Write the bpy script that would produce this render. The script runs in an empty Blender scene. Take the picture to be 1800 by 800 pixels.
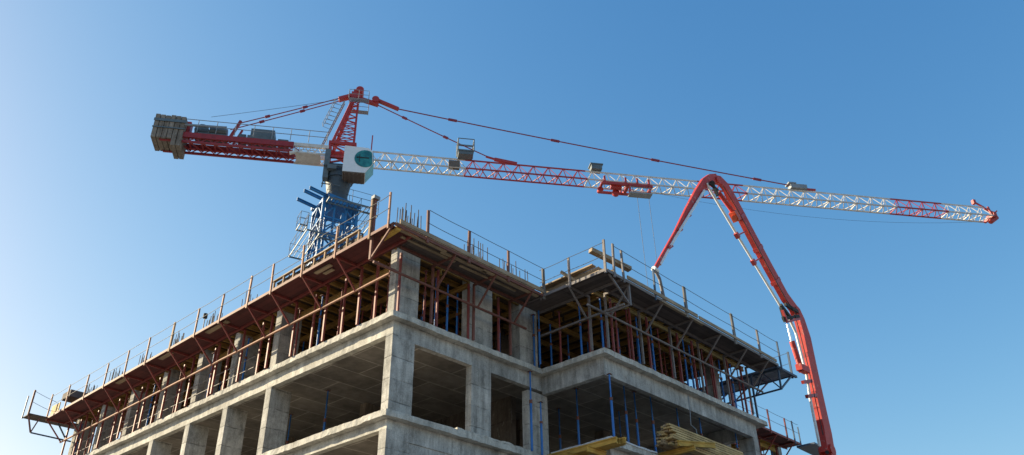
import bpy, math, random
from mathutils import Vector, Matrix, noise
random.seed(7)
R = math.radians
scn = bpy.context.scene
COL = scn.collection

# ------------------------------------------------------------------ camera
# rows: image right, image down, view direction (world axes follow the building: +X along the right facade, +Y along the left one)
CAM = Vector((-15.262, -19.359, 1.6))
AR = Vector((0.6835, -0.7299, -0.0125)); AD = Vector((0.3715, 0.3626, -0.8547)); AF = Vector((0.6283, 0.5795, 0.5190))
AF.normalize(); AR = (AR - AF*AR.dot(AF)).normalized(); AD = AF.cross(AR)
cd = bpy.data.cameras.new('camera'); cam = bpy.data.objects.new('camera', cd); COL.objects.link(cam)
cam.matrix_world = Matrix((( AR.x, -AD.x, -AF.x, CAM.x), (AR.y, -AD.y, -AF.y, CAM.y), (AR.z, -AD.z, -AF.z, CAM.z), (0,0,0,1)))
cd.sensor_width = 36; cd.lens = 1463/1800*36; cd.clip_end = 5000; cd.clip_start = .1
scn.camera = cam

# ------------------------------------------------------------------ world, sun
EXPO = 1.0
SAZ, SEL = 117, 21          # sun azimuth counter-clockwise from +X, elevation
w = bpy.data.worlds.new('World'); scn.world = w; w.use_nodes = True
nt = w.node_tree; nt.nodes.clear()
sky = nt.nodes.new('ShaderNodeTexSky'); sky.sky_type = 'NISHITA'; sky.sun_disc = False
sky.sun_elevation = R(SEL); sky.sun_rotation = R(90 - SAZ)
sky.altitude = 0; sky.air_density = 1.0; sky.dust_density = 1.0; sky.ozone_density = 4.0
bg = nt.nodes.new('ShaderNodeBackground'); bg.inputs[1].default_value = 0.15
wo = nt.nodes.new('ShaderNodeOutputWorld')
# the film's tone response to the sky, the same for every direction (gain and gamma per channel)
sepc = nt.nodes.new('ShaderNodeSeparateColor'); comb = nt.nodes.new('ShaderNodeCombineColor'); nt.links.new(sky.outputs[0], sepc.inputs[0])
for i, (gm_, A_) in enumerate(((1.45, 5.6), (.96, 2.27), (.63, 1.47))):
    pw = nt.nodes.new('ShaderNodeMath'); pw.operation = 'POWER'; pw.inputs[1].default_value = gm_; nt.links.new(sepc.outputs[i], pw.inputs[0])
    ml = nt.nodes.new('ShaderNodeMath'); ml.operation = 'MULTIPLY'; ml.inputs[1].default_value = A_*(.1**gm_)/(2**EXPO*.15); nt.links.new(pw.outputs[0], ml.inputs[0])
    mn = nt.nodes.new('ShaderNodeMath'); mn.operation = 'MINIMUM'; mn.inputs[1].default_value = 1.5/(2**EXPO*.15); nt.links.new(ml.outputs[0], mn.inputs[0]); nt.links.new(mn.outputs[0], comb.inputs[i])
nt.links.new(comb.outputs[0], bg.inputs[0]); nt.links.new(bg.outputs[0], wo.inputs[0])
sl = bpy.data.lights.new('sun', 'SUN'); sl.energy = 5.0; sl.angle = R(.5); sl.color = (1, .85, .58)
so = bpy.data.objects.new('sun', sl); COL.objects.link(so)
sd = Vector((math.cos(R(SAZ))*math.cos(R(SEL)), math.sin(R(SAZ))*math.cos(R(SEL)), math.sin(R(SEL))))
so.rotation_euler = sd.to_track_quat('Z', 'Y').to_euler(); so.location = (0, 0, 80)
vs = scn.view_settings; vs.view_transform = 'Standard'; vs.look = 'None'; vs.exposure = EXPO; vs.gamma = 1; vs.use_curve_mapping = False

# ------------------------------------------------------------------ materials
def newmat(name):
    m = bpy.data.materials.new(name); m.use_nodes = True
    n = m.node_tree; b = n.nodes['Principled BSDF']
    return m, n, b
def nd(n, t, **k):
    x = n.nodes.new(t)
    for a, v in k.items(): setattr(x, a, v)
    return x
def ramp(n, src, stops, interp='LINEAR'):
    r = nd(n, 'ShaderNodeValToRGB'); r.color_ramp.interpolation = interp
    el = r.color_ramp.elements
    while len(el) > 1: el.remove(el[0])
    el[0].position = stops[0][0]; el[0].color = stops[0][1]
    for p, c in stops[1:]:
        e = el.new(p); e.color = c
    n.links.new(src, r.inputs[0]); return r.outputs[0]
def g(v): return (v, v, v, 1)
def c3(c): return (c[0], c[1], c[2], 1)
def coords(n, scale=(1,1,1), world=True):
    if world: src = nd(n, 'ShaderNodeNewGeometry').outputs['Position']
    else: src = nd(n, 'ShaderNodeTexCoord').outputs['Object']
    mp = nd(n, 'ShaderNodeMapping'); mp.inputs['Scale'].default_value = scale
    n.links.new(src, mp.inputs[0]); return mp.outputs[0]
def noisetex(n, vec, sc, det=5, rough=.6):
    t = nd(n, 'ShaderNodeTexNoise'); t.inputs['Scale'].default_value = sc; t.inputs['Detail'].default_value = det; t.inputs['Roughness'].default_value = rough
    n.links.new(vec, t.inputs['Vector']); return t.outputs['Fac']
def mix(n, mode, f, a, b):
    m = nd(n, 'ShaderNodeMix', data_type='RGBA', blend_type=mode)
    if isinstance(f, (int, float)): m.inputs[0].default_value = f
    else: n.links.new(f, m.inputs[0])
    for i, v in ((6, a), (7, b)):
        if isinstance(v, tuple): m.inputs[i].default_value = v
        else: n.links.new(v, m.inputs[i])
    return m.outputs[2]
def bump(n, b, h, s, d=.02):
    bp = nd(n, 'ShaderNodeBump'); bp.inputs['Strength'].default_value = s; bp.inputs['Distance'].default_value = d
    n.links.new(h, bp.inputs['Height']); n.links.new(bp.outputs[0], b.inputs['Normal'])
def math2(n, op, a, bb=None):
    m = nd(n, 'ShaderNodeMath', operation=op)
    for i, v in enumerate((a, bb)):
        if v is None: continue
        if isinstance(v, (int, float)): m.inputs[i].default_value = v
        else: n.links.new(v, m.inputs[i])
    return m.outputs[0]

def concrete(name, dark=(.20,.188,.17), light=(.43,.41,.38), joints=0, streak=.5):
    m, n, b = newmat(name)
    P = coords(n)
    big = noisetex(n, P, .9, 8, .7)
    base = ramp(n, big, [(.3, c3(dark)), (.5, c3(tuple((a+c)/2 for a, c in zip(dark, light)))), (.68, c3(light))])
    st = noisetex(n, coords(n, (5, 5, .45)), 1.0, 5, .65)
    stc = ramp(n, st, [(.40, g(.45)), (.56, g(1))])
    base = mix(n, 'MULTIPLY', streak, base, stc)
    blot = noisetex(n, coords(n, (1, 1, .6)), 2.6, 9, .78)
    base = mix(n, 'MULTIPLY', .8, base, ramp(n, blot, [(.34, g(.5)), (.47, g(.94)), (.60, g(1.1))]))
    grout = noisetex(n, coords(n, (1.5, 1.5, .5)), 3.1, 6, .7)
    base = mix(n, 'MIX', ramp(n, grout, [(.60, g(0)), (.70, g(.5))]), base, (.62, .61, .58, 1))
    fine = noisetex(n, P, 26, 4, .7)
    base = mix(n, 'MULTIPLY', .75, base, ramp(n, fine, [(.3, g(.6)), (.62, g(1.08))]))
    rust = noisetex(n, coords(n, (2.2, 2.2, .8)), 1.3, 4, .6)
    base = mix(n, 'MIX', ramp(n, rust, [(.60, g(0)), (.74, g(.13))]), base, (.33, .20, .11, 1))
    vor = nd(n, 'ShaderNodeTexVoronoi'); vor.inputs['Scale'].default_value = 7; n.links.new(P, vor.inputs['Vector'])
    pits = ramp(n, vor.outputs['Distance'], [(.05, g(.35)), (.11, g(1))])
    base = mix(n, 'MULTIPLY', .55, base, pits)
    h = math2(n, 'ADD', big, math2(n, 'MULTIPLY', fine, .35))
    if joints:
        sp = nd(n, 'ShaderNodeSeparateXYZ'); n.links.new(P, sp.inputs[0])
        wob = math2(n, 'MULTIPLY', noisetex(n, P, 1.5, 2), .09)
        z = math2(n, 'ADD', math2(n, 'ADD', sp.outputs[2], wob), -.12)
        fr = math2(n, 'FRACT', math2(n, 'DIVIDE', z, joints))
        ln = ramp(n, fr, [(0, g(0)), (.02, g(0)), (.05, g(1)), (.975, g(1)), (1, g(0))])
        brk = noisetex(n, P, 3.2, 3)
        base = mix(n, 'MULTIPLY', ramp(n, brk, [(.40, g(.05)), (.60, g(.9))]), base, ramp(n, ln, [(0, g(.45)), (1, g(1))]))
        h = math2(n, 'ADD', h, math2(n, 'MULTIPLY', ln, .5))
        cell = nd(n, 'ShaderNodeTexWhiteNoise', noise_dimensions='1D'); n.links.new(math2(n, 'FLOOR', math2(n, 'DIVIDE', z, joints)), cell.inputs['W'])
        base = mix(n, 'MULTIPLY', 1, base, ramp(n, cell.outputs['Value'], [(0, g(.88)), (1, g(1.06))]))
    n.links.new(base, b.inputs['Base Color']); b.inputs['Roughness'].default_value = .93
    b.inputs['Specular IOR Level'].default_value = .25
    bump(n, b, h, .6, .03); return m

def ceiling_mat():
    m, n, b = newmat('cast ceiling')
    P = coords(n)
    br = nd(n, 'ShaderNodeTexBrick'); br.inputs['Scale'].default_value = 1; br.inputs['Brick Width'].default_value = 2.44; br.inputs['Row Height'].default_value = 1.22
    br.inputs['Mortar Size'].default_value = .035; br.inputs['Mortar Smooth'].default_value = .6
    br.inputs['Color1'].default_value = (.24,.215,.19,1); br.inputs['Color2'].default_value = (.31,.28,.25,1); br.inputs['Mortar'].default_value = (.52,.48,.43,1)
    wv = mix(n, 'ADD', .05, P, P); n.links.new(P, br.inputs['Vector'])
    nz = noisetex(n, P, 1.4, 7, .7)
    c = mix(n, 'MULTIPLY', .9, br.outputs['Color'], ramp(n, nz, [(.3, g(.5)), (.65, g(1.15))]))
    n.links.new(c, b.inputs['Base Color']); b.inputs['Roughness'].default_value = .95; bump(n, b, nz, .4); return m

def paint(name, col, rust=0., rough=.5, dirt=.5, rc=(.13,.055,.025), sc=3., metal=0, dark=.45):
    m, n, b = newmat(name)
    P = coords(n)
    nz = noisetex(n, P, sc, 6, .7)
    base = mix(n, 'MULTIPLY', dirt, c3(col), ramp(n, nz, [(.32, g(dark)), (.6, g(1.05))]))
    if rust:
        nz2 = noisetex(n, P, sc*2.3, 6, .75)
        base = mix(n, 'MIX', ramp(n, nz2, [(.62-.2*rust, g(0)), (.70-.12*rust, g(.9))]), base, c3(rc))
    n.links.new(base, b.inputs['Base Color']); b.inputs['Roughness'].default_value = rough; b.inputs['Metallic'].default_value = metal
    bump(n, b, nz, .15, .01); return m

def wood(name, a, c, along='X', sc=1.):
    m, n, b = newmat(name)
    s = {'X': (.7, 14, 14), 'Y': (14, .7, 14), 'Z': (14, 14, .7)}[along]
    nz = noisetex(n, coords(n, tuple(v*sc for v in s)), 1, 5, .65)
    blk = noisetex(n, coords(n), 1.7, 4, .6)
    base = mix(n, 'MULTIPLY', .7, ramp(n, nz, [(.3, c3(a)), (.7, c3(c))]), ramp(n, blk, [(.35, g(.55)), (.62, g(1.05))]))
    n.links.new(base, b.inputs['Base Color']); b.inputs['Roughness'].default_value = .8; bump(n, b, nz, .3, .01); return m

def deckmat(name, a, c, along, seam, seamc=.35):
    m, n, b = newmat(name)
    P = coords(n); sp = nd(n, 'ShaderNodeSeparateXYZ'); n.links.new(P, sp.inputs[0])
    ax = sp.outputs[0 if along == 'X' else 1]; ot = sp.outputs[1 if along == 'X' else 0]
    fr = math2(n, 'FRACT', math2(n, 'DIVIDE', ot, .24)); ln = ramp(n, fr, [(0, g(seamc)), (.07, g(1)), (.93, g(1)), (1, g(seamc))])
    fr2 = math2(n, 'FRACT', math2(n, 'DIVIDE', ax, seam)); ln2 = ramp(n, fr2, [(0, g(seamc)), (.012, g(1)), (.985, g(1)), (1, g(seamc))])
    wn = nd(n, 'ShaderNodeTexWhiteNoise', noise_dimensions='2D'); cb = nd(n, 'ShaderNodeCombineXYZ')
    n.links.new(math2(n, 'FLOOR', math2(n, 'DIVIDE', ot, .24)), cb.inputs[0]); n.links.new(math2(n, 'FLOOR', math2(n, 'DIVIDE', ax, seam)), cb.inputs[1]); n.links.new(cb.outputs[0], wn.inputs['Vector'])
    nz = noisetex(n, P, 3, 6, .7)
    base = ramp(n, math2(n, 'ADD', math2(n, 'MULTIPLY', nz, .7), math2(n, 'MULTIPLY', wn.outputs['Value'], .35)), [(.3, c3(a)), (.85, c3(c))])
    base = mix(n, 'MULTIPLY', 1, base, ln); base = mix(n, 'MULTIPLY', 1, base, ln2)
    n.links.new(base, b.inputs['Base Color']); b.inputs['Roughness'].default_value = .85; bump(n, b, nz, .3, .01); return m

M = dict(
 conc=concrete('weathered concrete', (.31,.30,.28), (.61,.595,.56)),
 ledge=concrete('pale ledge concrete', (.38,.36,.32), (.74,.71,.64), streak=.3),
 column=concrete('board marked concrete', (.31,.298,.27), (.64,.615,.57), joints=.74),
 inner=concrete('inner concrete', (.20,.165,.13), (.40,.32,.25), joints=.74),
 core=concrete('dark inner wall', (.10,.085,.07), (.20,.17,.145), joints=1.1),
 ceil=ceiling_mat(),
 redprop=paint('red primer steel', (.25,.045,.04), rust=.5, rough=.6),
 blueprop=paint('blue painted steel', (.02,.16,.50), rust=.15, rough=.5),
 rusty=paint('rusty brown steel', (.19,.07,.052), rust=.6, rough=.7, rc=(.13,.05,.035)),
 greysteel=paint('dull grey steel', (.19,.165,.16), rust=.3, rough=.6, rc=(.10,.06,.05)),
 darkblue=paint('dark blue steel', (.05,.09,.15), rust=.25, rough=.55, rc=(.08,.05,.05)),
 craneblue=paint('blue crane paint', (.015,.16,.40), rust=.12, rough=.45),
 cranered=paint('red crane paint', (.42,.035,.03), rust=.1, rough=.45, dirt=.35),
 cranewhite=paint('off white crane paint', (.66,.62,.57), rust=.12, rough=.5, dirt=.4, rc=(.3,.2,.13)),
 cranegrey=paint('grey machine housing', (.12,.15,.165), rust=.05, rough=.5),
 galv=paint('galvanised steel', (.26,.29,.32), rough=.6, dirt=.5),
 cable=paint('dark red steel cable', (.28,.03,.05), rough=.6),
 wire=paint('thin steel wire', (.07,.075,.085), rough=.6),
 cabwhite=paint('white cab paint', (.74,.76,.78), rough=.35, dirt=.25, dark=.7),
 cabunder=paint('brown cab underside', (.15,.12,.10), rust=.4, rough=.8),
 cwt=concrete('counterweight concrete', (.17,.14,.115), (.38,.32,.26)),
 boomred=paint('red boom paint', (.52,.035,.025), rust=.22, rough=.6, dirt=.6, sc=2.4, rc=(.46,.30,.25), dark=.55),
 boomlit=paint('sunlit red paint', (.62,.10,.035), rough=.45, dirt=.5, sc=2.5),  # boom red turned orange as under the sun, light painted into the colour
 boomwhite=paint('white pipe paint', (.80,.80,.78), rust=.1, rough=.4, dirt=.35, rc=(.35,.2,.13)),
 chrome=paint('bright cylinder rod', (.75,.76,.78), rough=.25, metal=.9, dirt=.1),
 rubber=paint('black rubber', (.03,.03,.032), rough=.8),
 yellow=wood('yellow coated timber', (.44,.25,.04), (.70,.44,.09), 'X'),
 yellowY=wood('yellow coated timber across', (.42,.24,.04), (.68,.42,.09), 'Y'),
 amber=wood('amber formwork timber', (.17,.09,.02), (.42,.24,.055), 'X'),
 amberY=wood('amber formwork timber across', (.17,.09,.02), (.42,.24,.055), 'Y'),
 plank=wood('weathered plank', (.22,.155,.10), (.52,.40,.26), 'X'),
 plankY=wood('weathered plank across', (.22,.155,.10), (.52,.40,.26), 'Y'),
 plankZ=wood('weathered upright board', (.20,.12,.07), (.46,.30,.17), 'Z'),
 greyboard=wood('grey upright board', (.12,.11,.10), (.26,.24,.22), 'Z'),
 pale=wood('pale sawn timber', (.38,.24,.09), (.76,.55,.26), 'X'),
 paleold=wood('aged sawn timber', (.20,.13,.07), (.44,.31,.18), 'X'),
 litrust=paint('sunlit rusty steel', (.40,.20,.125), rust=.5, rough=.7, rc=(.20,.085,.05)),  # lighter copy of the rusty steel, sunlight put into its colour
 darkred=paint('dark red crane paint', (.30,.022,.024), rust=.15, rough=.5),
 slew=paint('dark slewing unit paint', (.05,.075,.10), rust=.2, rough=.6),
 ply=deckmat('brown film plywood', (.045,.032,.024), (.13,.09,.06), 'X', 2.4),
 deckred=deckmat('red brown deck boards', (.06,.013,.013), (.15,.033,.03), 'Y', 2.05),
 deckgrey=deckmat('dark grey deck boards', (.05,.038,.035), (.135,.105,.095), 'X', 2.0),
 deckgreyY=deckmat('dark grey deck boards across', (.05,.038,.035), (.135,.105,.095), 'Y', 2.0),
 deckblue=deckmat('blue grey mesh deck', (.12,.16,.22), (.24,.30,.38), 'Y', 1.2),
 rebar=paint('steel reinforcing bar', (.10,.095,.10), rust=.5, rough=.8, rc=(.16,.075,.045)),
 white=paint('pale mortar crust', (.62,.62,.64), rough=.95, dirt=.6, sc=6),
 soil=paint('dry site soil', (.18,.175,.165), rough=1, dirt=.6, sc=.4),
)
def glassmat():
    m, n, b = newmat('teal tinted glass')
    nz = noisetex(n, coords(n), 1.6, 2)
    n.links.new(ramp(n, nz, [(.4, (.01,.11,.11,1)), (.6, (.03,.24,.22,1))]), b.inputs['Base Color'])
    b.inputs['Roughness'].default_value = .08; b.inputs['Specular IOR Level'].default_value = .9; return m
M['glass'] = glassmat()

# ------------------------------------------------------------------ mesh helper
class MB:
    def __init__(s): s.v = []; s.f = []; s.sm = []
    def add(s, vs, fs, sm=False):
        o = len(s.v); s.v += [Vector(v) for v in vs]; s.f += [tuple(i+o for i in f) for f in fs]; s.sm += [sm]*len(fs); return s
    def box(s, x0, x1, y0, y1, z0, z1):
        vs = [(x, y, z) for x in (x0, x1) for y in (y0, y1) for z in (z0, z1)]
        return s.add(vs, [(0,1,3,2),(4,6,7,5),(0,4,5,1),(2,3,7,6),(0,2,6,4),(1,5,7,3)])
    def rbox(s, x0, x1, y0, y1, z0, z1, step=.14, amp=.014, seed=0):
        # box with uneven cast edges
        L = [x1-x0, y1-y0, z1-z0]; N = [max(1, min(300, int(l/step))) if l > .6 else max(1, min(3, round(l/.13))) for l in L]
        idx = {}; vs = []; fs = []
        lo = (x0, y0, z0)
        def vid(i, j, k):
            if (i, j, k) not in idx:
                p = Vector((lo[0]+L[0]*i/N[0], lo[1]+L[1]*j/N[1], lo[2]+L[2]*k/N[2]))
                d = noise.noise_vector(p*1.9+Vector((seed, 0, 0)))*amp + noise.noise_vector(p*7+Vector((0, seed, 0)))*amp*.9
                idx[(i, j, k)] = len(vs); vs.append(p+d)
            return idx[(i, j, k)]
        for a in range(3):
            b, c = (a+1) % 3, (a+2) % 3
            for side in (0, N[a]):
                for p in range(N[b]):
                    for q in range(N[c]):
                        def mk(u, v):
                            t = [0,0,0]; t[a] = side; t[b] = u; t[c] = v; return vid(*t)
                        f = (mk(p,q), mk(p+1,q), mk(p+1,q+1), mk(p,q+1))
                        fs.append(f if side else f[::-1])
        return s.add(vs, fs)
    def bar(s, p, q, w, h=None, up=(0,0,1)):
        p = Vector(p); q = Vector(q); h = h or w; d = (q-p).normalized(); u = Vector(up)
        if abs(d.dot(u)) > .98: u = Vector((0,1,0))
        a = d.cross(u).normalized()*w/2; b = a.cross(d).normalized()*h/2
        vs = [c+sa*a+sb*b for c in (p, q) for sa, sb in ((-1,-1),(1,-1),(1,1),(-1,1))]
        return s.add(vs, [(3,2,1,0),(4,5,6,7),(0,1,5,4),(1,2,6,5),(2,3,7,6),(3,0,4,7)])
    def tube(s, p, q, r, n=8, r2=None):
        p = Vector(p); q = Vector(q); r2 = r if r2 is None else r2; d = (q-p).normalized()
        u = Vector((0,0,1)) if abs(d.z) < .95 else Vector((1,0,0))
        a = d.cross(u).normalized(); b = a.cross(d)
        o = len(s.v); vs = []
        for c, rr in ((p, r), (q, r2)):
            for i in range(n): t = 2*math.pi*i/n; vs.append(c+(a*math.cos(t)+b*math.sin(t))*rr)
        s.add(vs, [(i, (i+1) % n, n+(i+1) % n, n+i) for i in range(n)], True)
        s.add(vs[:n], [tuple(range(n))[::-1]]); s.add(vs[n:], [tuple(range(n))]); return s
    def path(s, pts, r, n=6):
        for a, b in zip(pts, pts[1:]): s.tube(a, b, r, n)
        return s
    def sag(s, p, q, r, d, k=6, n=5):
        p = Vector(p); q = Vector(q)
        pts = [p.lerp(q, i/k)-Vector((0,0,d*4*(i/k)*(1-i/k))) for i in range(k+1)]
        return s.path(pts, r, n)
    def prism(s, pts, off):
        n = len(pts); off = Vector(off); vs = [Vector(p) for p in pts]+[Vector(p)+off for p in pts]
        return s.add(vs, [tuple(range(n)), tuple(range(2*n-1, n-1, -1))]+[(i, n+i, n+(i+1) % n, (i+1) % n) for i in range(n)])
    def ibeam(s, p, q, w=.08, h=.2, fl=.04):
        p = Vector(p); q = Vector(q); z = Vector((0,0,1))
        s.bar(p+z*(h/2-fl/2), q+z*(h/2-fl/2), w, fl); s.bar(p-z*(h/2-fl/2), q-z*(h/2-fl/2), w, fl)
        return s.bar(p, q, w*.38, h-2*fl-.002)
    def build(s, name, mat, parent=None, T=None):
        me = bpy.data.meshes.new(name)
        vs = [T @ v for v in s.v] if T else s.v
        if parent is not None:
            mi = WM[parent.name].inverted(); vs = [mi @ v for v in vs]
        me.from_pydata([tuple(v) for v in vs], [], s.f)
        me.polygons.foreach_set('use_smooth', s.sm)
        import bmesh
        bm = bmesh.new(); bm.from_mesh(me); bmesh.ops.recalc_face_normals(bm, faces=bm.faces); bm.to_mesh(me); bm.free()
        me.materials.append(M[mat]); o = bpy.data.objects.new(name, me); COL.objects.link(o)
        WM[o.name] = Matrix.Identity(4) if parent is None else WM[parent.name].copy()
        if parent is not None: o.parent = parent
        return o
WM = {}     # world matrix each object's mesh lives in
def thing(name, label, cat, loc=(0,0,0), group=None, rz=0):
    o = bpy.data.objects.new(name, None); COL.objects.link(o); o.location = loc; o.rotation_euler = (0,0,rz); o.empty_display_size = .3
    o['label'] = label; o['category'] = cat
    if group: o['group'] = group
    WM[o.name] = Matrix.Translation(loc) @ Matrix.Rotation(rz, 4, 'Z'); return o
def tag(o, label, cat, group=None):
    o['label'] = label; o['category'] = cat
    if group: o['group'] = group
    return o
def dup(root, loc, label, group=None, rz=0, scale=None):
    r = root.copy(); COL.objects.link(r); r.location = loc; r.rotation_euler = (0,0,rz); r['label'] = label
    if group: r['group'] = group
    if scale: r.scale = scale
    for ch in list(root.children):
        c = ch.copy(); COL.objects.link(c); c.parent = r
        for gch in ch.children:
            d = gch.copy(); COL.objects.link(d); d.parent = c
    return r

# ------------------------------------------------------------------ ground
gm = MB(); N = 24
gm.add([(-1500+3000*i/N, -1500+3000*j/N, 0) for i in range(N+1) for j in range(N+1)],
       [(i*(N+1)+j, (i+1)*(N+1)+j, (i+1)*(N+1)+j+1, i*(N+1)+j+1) for i in range(N) for j in range(N)])
go = gm.build('ground', 'soil'); go['kind'] = 'structure'

# ------------------------------------------------------------------ building
LY = 26.7            # left facade length
BX0, BX1, BY = 7.3, 19.2, -2.95
tops = [13.36, 10.06, 6.76, 3.46]
bld = thing('unfinished_building', 'unfinished grey concrete frame building with open storeys, deep ledges and square columns', 'building', (0,0,0))
for k, t in enumerate(tops):
    # slab body
    m = MB(); m.box(.6, 11, .6, LY-.6, t-.19, t-.01); m.box(11.002, BX1-.6, .6, 10, t-.19, t-.01); m.box(BX0+.6, BX1-.6, BY+.6, .598, t-.19, t-.01)
    m.build('floor_slab', 'ceil', bld)
    rb = 6 if k > 1 else .11
    lt = .2; W_ = .6
    m = MB(); m.rbox(0, W_, 0, LY, t-lt, t, rb, .02, k); m.build('ledge', 'ledge', bld)
    m = MB(); m.rbox(W_+.002, BX0-.002, 0, W_, t-lt, t, rb, .02, k+3); m.build('ledge', 'ledge', bld)
    m = MB(); m.rbox(BX0, BX0+W_, BY, W_-.002, t-lt, t, rb, .02, k+5); m.build('ledge', 'ledge', bld)
    m = MB(); m.rbox(BX0+W_+.002, BX1, BY, BY+W_, t-lt, t, rb, .02, k+8); m.build('ledge', 'ledge', bld)
    m = MB(); m.box(BX1-W_, BX1, BY+W_+.002, 10, t-lt, t-.003); m.box(W_+.002, 10.99, LY-W_, LY, t-lt, t-.003); m.build('ledge', 'ledge', bld)
    z1 = t-lt-.004; bl = t-(.64 if k == 0 else .50)
    m = MB(); m.rbox(.27, .50, .274, LY-.27, bl, z1, rb, .006, 11+k); m.build('beam', 'ledge', bld)
    m = MB(); m.rbox(.502, BX0+.262, .27, .50, t-.76, z1, rb, .006, 14+k); m.build('beam', 'conc', bld)
    m = MB(); m.rbox(BX0+.27, BX0+.5, BY+.27, .266, t-.88, z1, rb, .006, 17+k); m.build('beam', 'conc', bld)
    m = MB(); m.rbox(BX0+.502, 18.55, BY+.27, BY+.5, t-.86, z1, rb, .006, 21+k); m.build('beam', 'conc', bld)
    m = MB(); m.box(18.2, 18.55, BY+.602, 9.8, t-.8, z1); m.build('beam', 'conc', bld)
def column(x0, x1, y0, y1, z0, z1, mat='column'):
    m = MB(); m.rbox(x0, x1, y0, y1, z0, z1, .2, .006, x0+y0); return m.build('column', mat, bld)
leftY = [7.25, 10.3, 13.25, 16.4, 19.6, 22.8, 25.8]
for k, t in enumerate(tops):
    f = t-3.3 if k < 3 else 0; zl = t-(.642 if k == 0 else .502); zt = t-.762
    column(.27, 1.22, .275, .625, f, zl-.001)
    for y in leftY: column(.27, 1.15, y, y+.36, f, zl)
    if k not in (1, 2):
        column(3.84, 4.8, .27, .55, f, zt); column(6.75, 7.85, .272, .56, f, zt-.13)
    column(18.15, 18.57, BY+.27, BY+1.0, f, t-.862)
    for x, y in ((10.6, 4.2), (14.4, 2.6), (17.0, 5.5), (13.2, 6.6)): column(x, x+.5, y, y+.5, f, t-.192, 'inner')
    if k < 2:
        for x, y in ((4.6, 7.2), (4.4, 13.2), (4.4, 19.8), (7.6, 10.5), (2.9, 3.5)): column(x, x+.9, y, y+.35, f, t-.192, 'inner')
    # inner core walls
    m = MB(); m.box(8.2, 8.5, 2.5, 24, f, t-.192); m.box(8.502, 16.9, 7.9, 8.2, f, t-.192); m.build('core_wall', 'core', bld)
    if k in (1, 2):     # cast wall panels below the open storey on the right facade
        m = MB(); m.rbox(1.224, BX0+.6, .30, .5, f, zt-.002, .2, .006, 4); m.build('wall_panel', 'conc', bld)
# top storey (formwork still standing)
UZ = 16.05
def ucolumn(*a): return column(*a)
ucolumn(.24, 1.27, .27, .6, 13.36, UZ)
for y in leftY: ucolumn(.3, 1.2, y, y+.4, 13.36, UZ)
for a in ((3.72, 4.9, .3, .7), (6.4, 7.4, .3, .8), (12.5, 13.5, 1.2, 1.6), (17.0, 17.5, -1.8, -1.4)): ucolumn(*a, 13.36, UZ)
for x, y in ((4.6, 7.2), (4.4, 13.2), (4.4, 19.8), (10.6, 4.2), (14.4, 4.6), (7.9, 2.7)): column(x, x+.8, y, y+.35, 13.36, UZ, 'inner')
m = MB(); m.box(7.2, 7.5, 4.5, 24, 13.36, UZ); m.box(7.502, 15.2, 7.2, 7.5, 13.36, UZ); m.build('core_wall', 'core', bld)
# new slab being cast
m = MB(); m.box(.1, 11, .1, LY-.1, 16.1, 16.5); m.box(11.002, 18.6, .1, 10, 16.1, 16.5); m.box(BX0+.05, 18.6, BY+.1, .098, 16.1, 16.5); m.build('new_slab', 'conc', bld)

# ------------------------------------------------------------------ slab formwork (timber beams and boards under the new slab)
def formwork(label, rects, rows, secs, loc):
    t = thing('slab_formwork', label, 'formwork', loc, 'timber formwork under the top slab')
    m = MB()
    for r in rects: m.box(*r, 16.06, 16.09)
    m.build('plywood', 'ply', t)
    for (p, q) in rows:
        m = MB(); m.ibeam((*p, 15.72), (*q, 15.72), .09, .2); m.build('main_beam', 'amber' if abs(q[0]-p[0]) > abs(q[1]-p[1]) else 'amberY', t)
    for (p, q) in secs:
        m = MB(); m.ibeam((*p, 15.93), (*q, 15.93), .09, .2); m.build('cross_beam', 'amber' if abs(q[0]-p[0]) > abs(q[1]-p[1]) else 'amberY', t)
    return t
rnd = random.Random(3)
formwork('long timber formwork of amber beams and brown boards above the left facade', [(.05, 7.1, .05, LY-.05)],
  [((x, .3), (x, LY-.4)) for x in (.9, 2.3, 3.7, 5.1, 6.5)],
  [((.12+rnd.uniform(-.1,.1), y), (7, y)) for y in [ .35+.62*i for i in range(43)]], (3, 13, 15.6))
formwork('timber formwork of amber beams above the right facade next to the inner corner', [(7.102, 18.5, .05, 7.1)],
  [((7.2, y), (18.4, y)) for y in (.4, 1.9, 3.4, 5.0)],
  [((x, .1), (x, 6.9)) for x in [7.5+.62*i for i in range(18)]], (12, 3, 15.6))
formwork('timber formwork with amber beams poking out over the projecting block', [(BX0-.05, 18.5, BY-.05, .048)],
  [((7.3, y), (18.4, y)) for y in (BY+.35, BY+1.6)],
  [((x, BY-.05+rnd.uniform(-.1,.1)), (x, -.05)) for x in [7.5+.62*i for i in range(18)]], (12, -2, 15.6))
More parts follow.
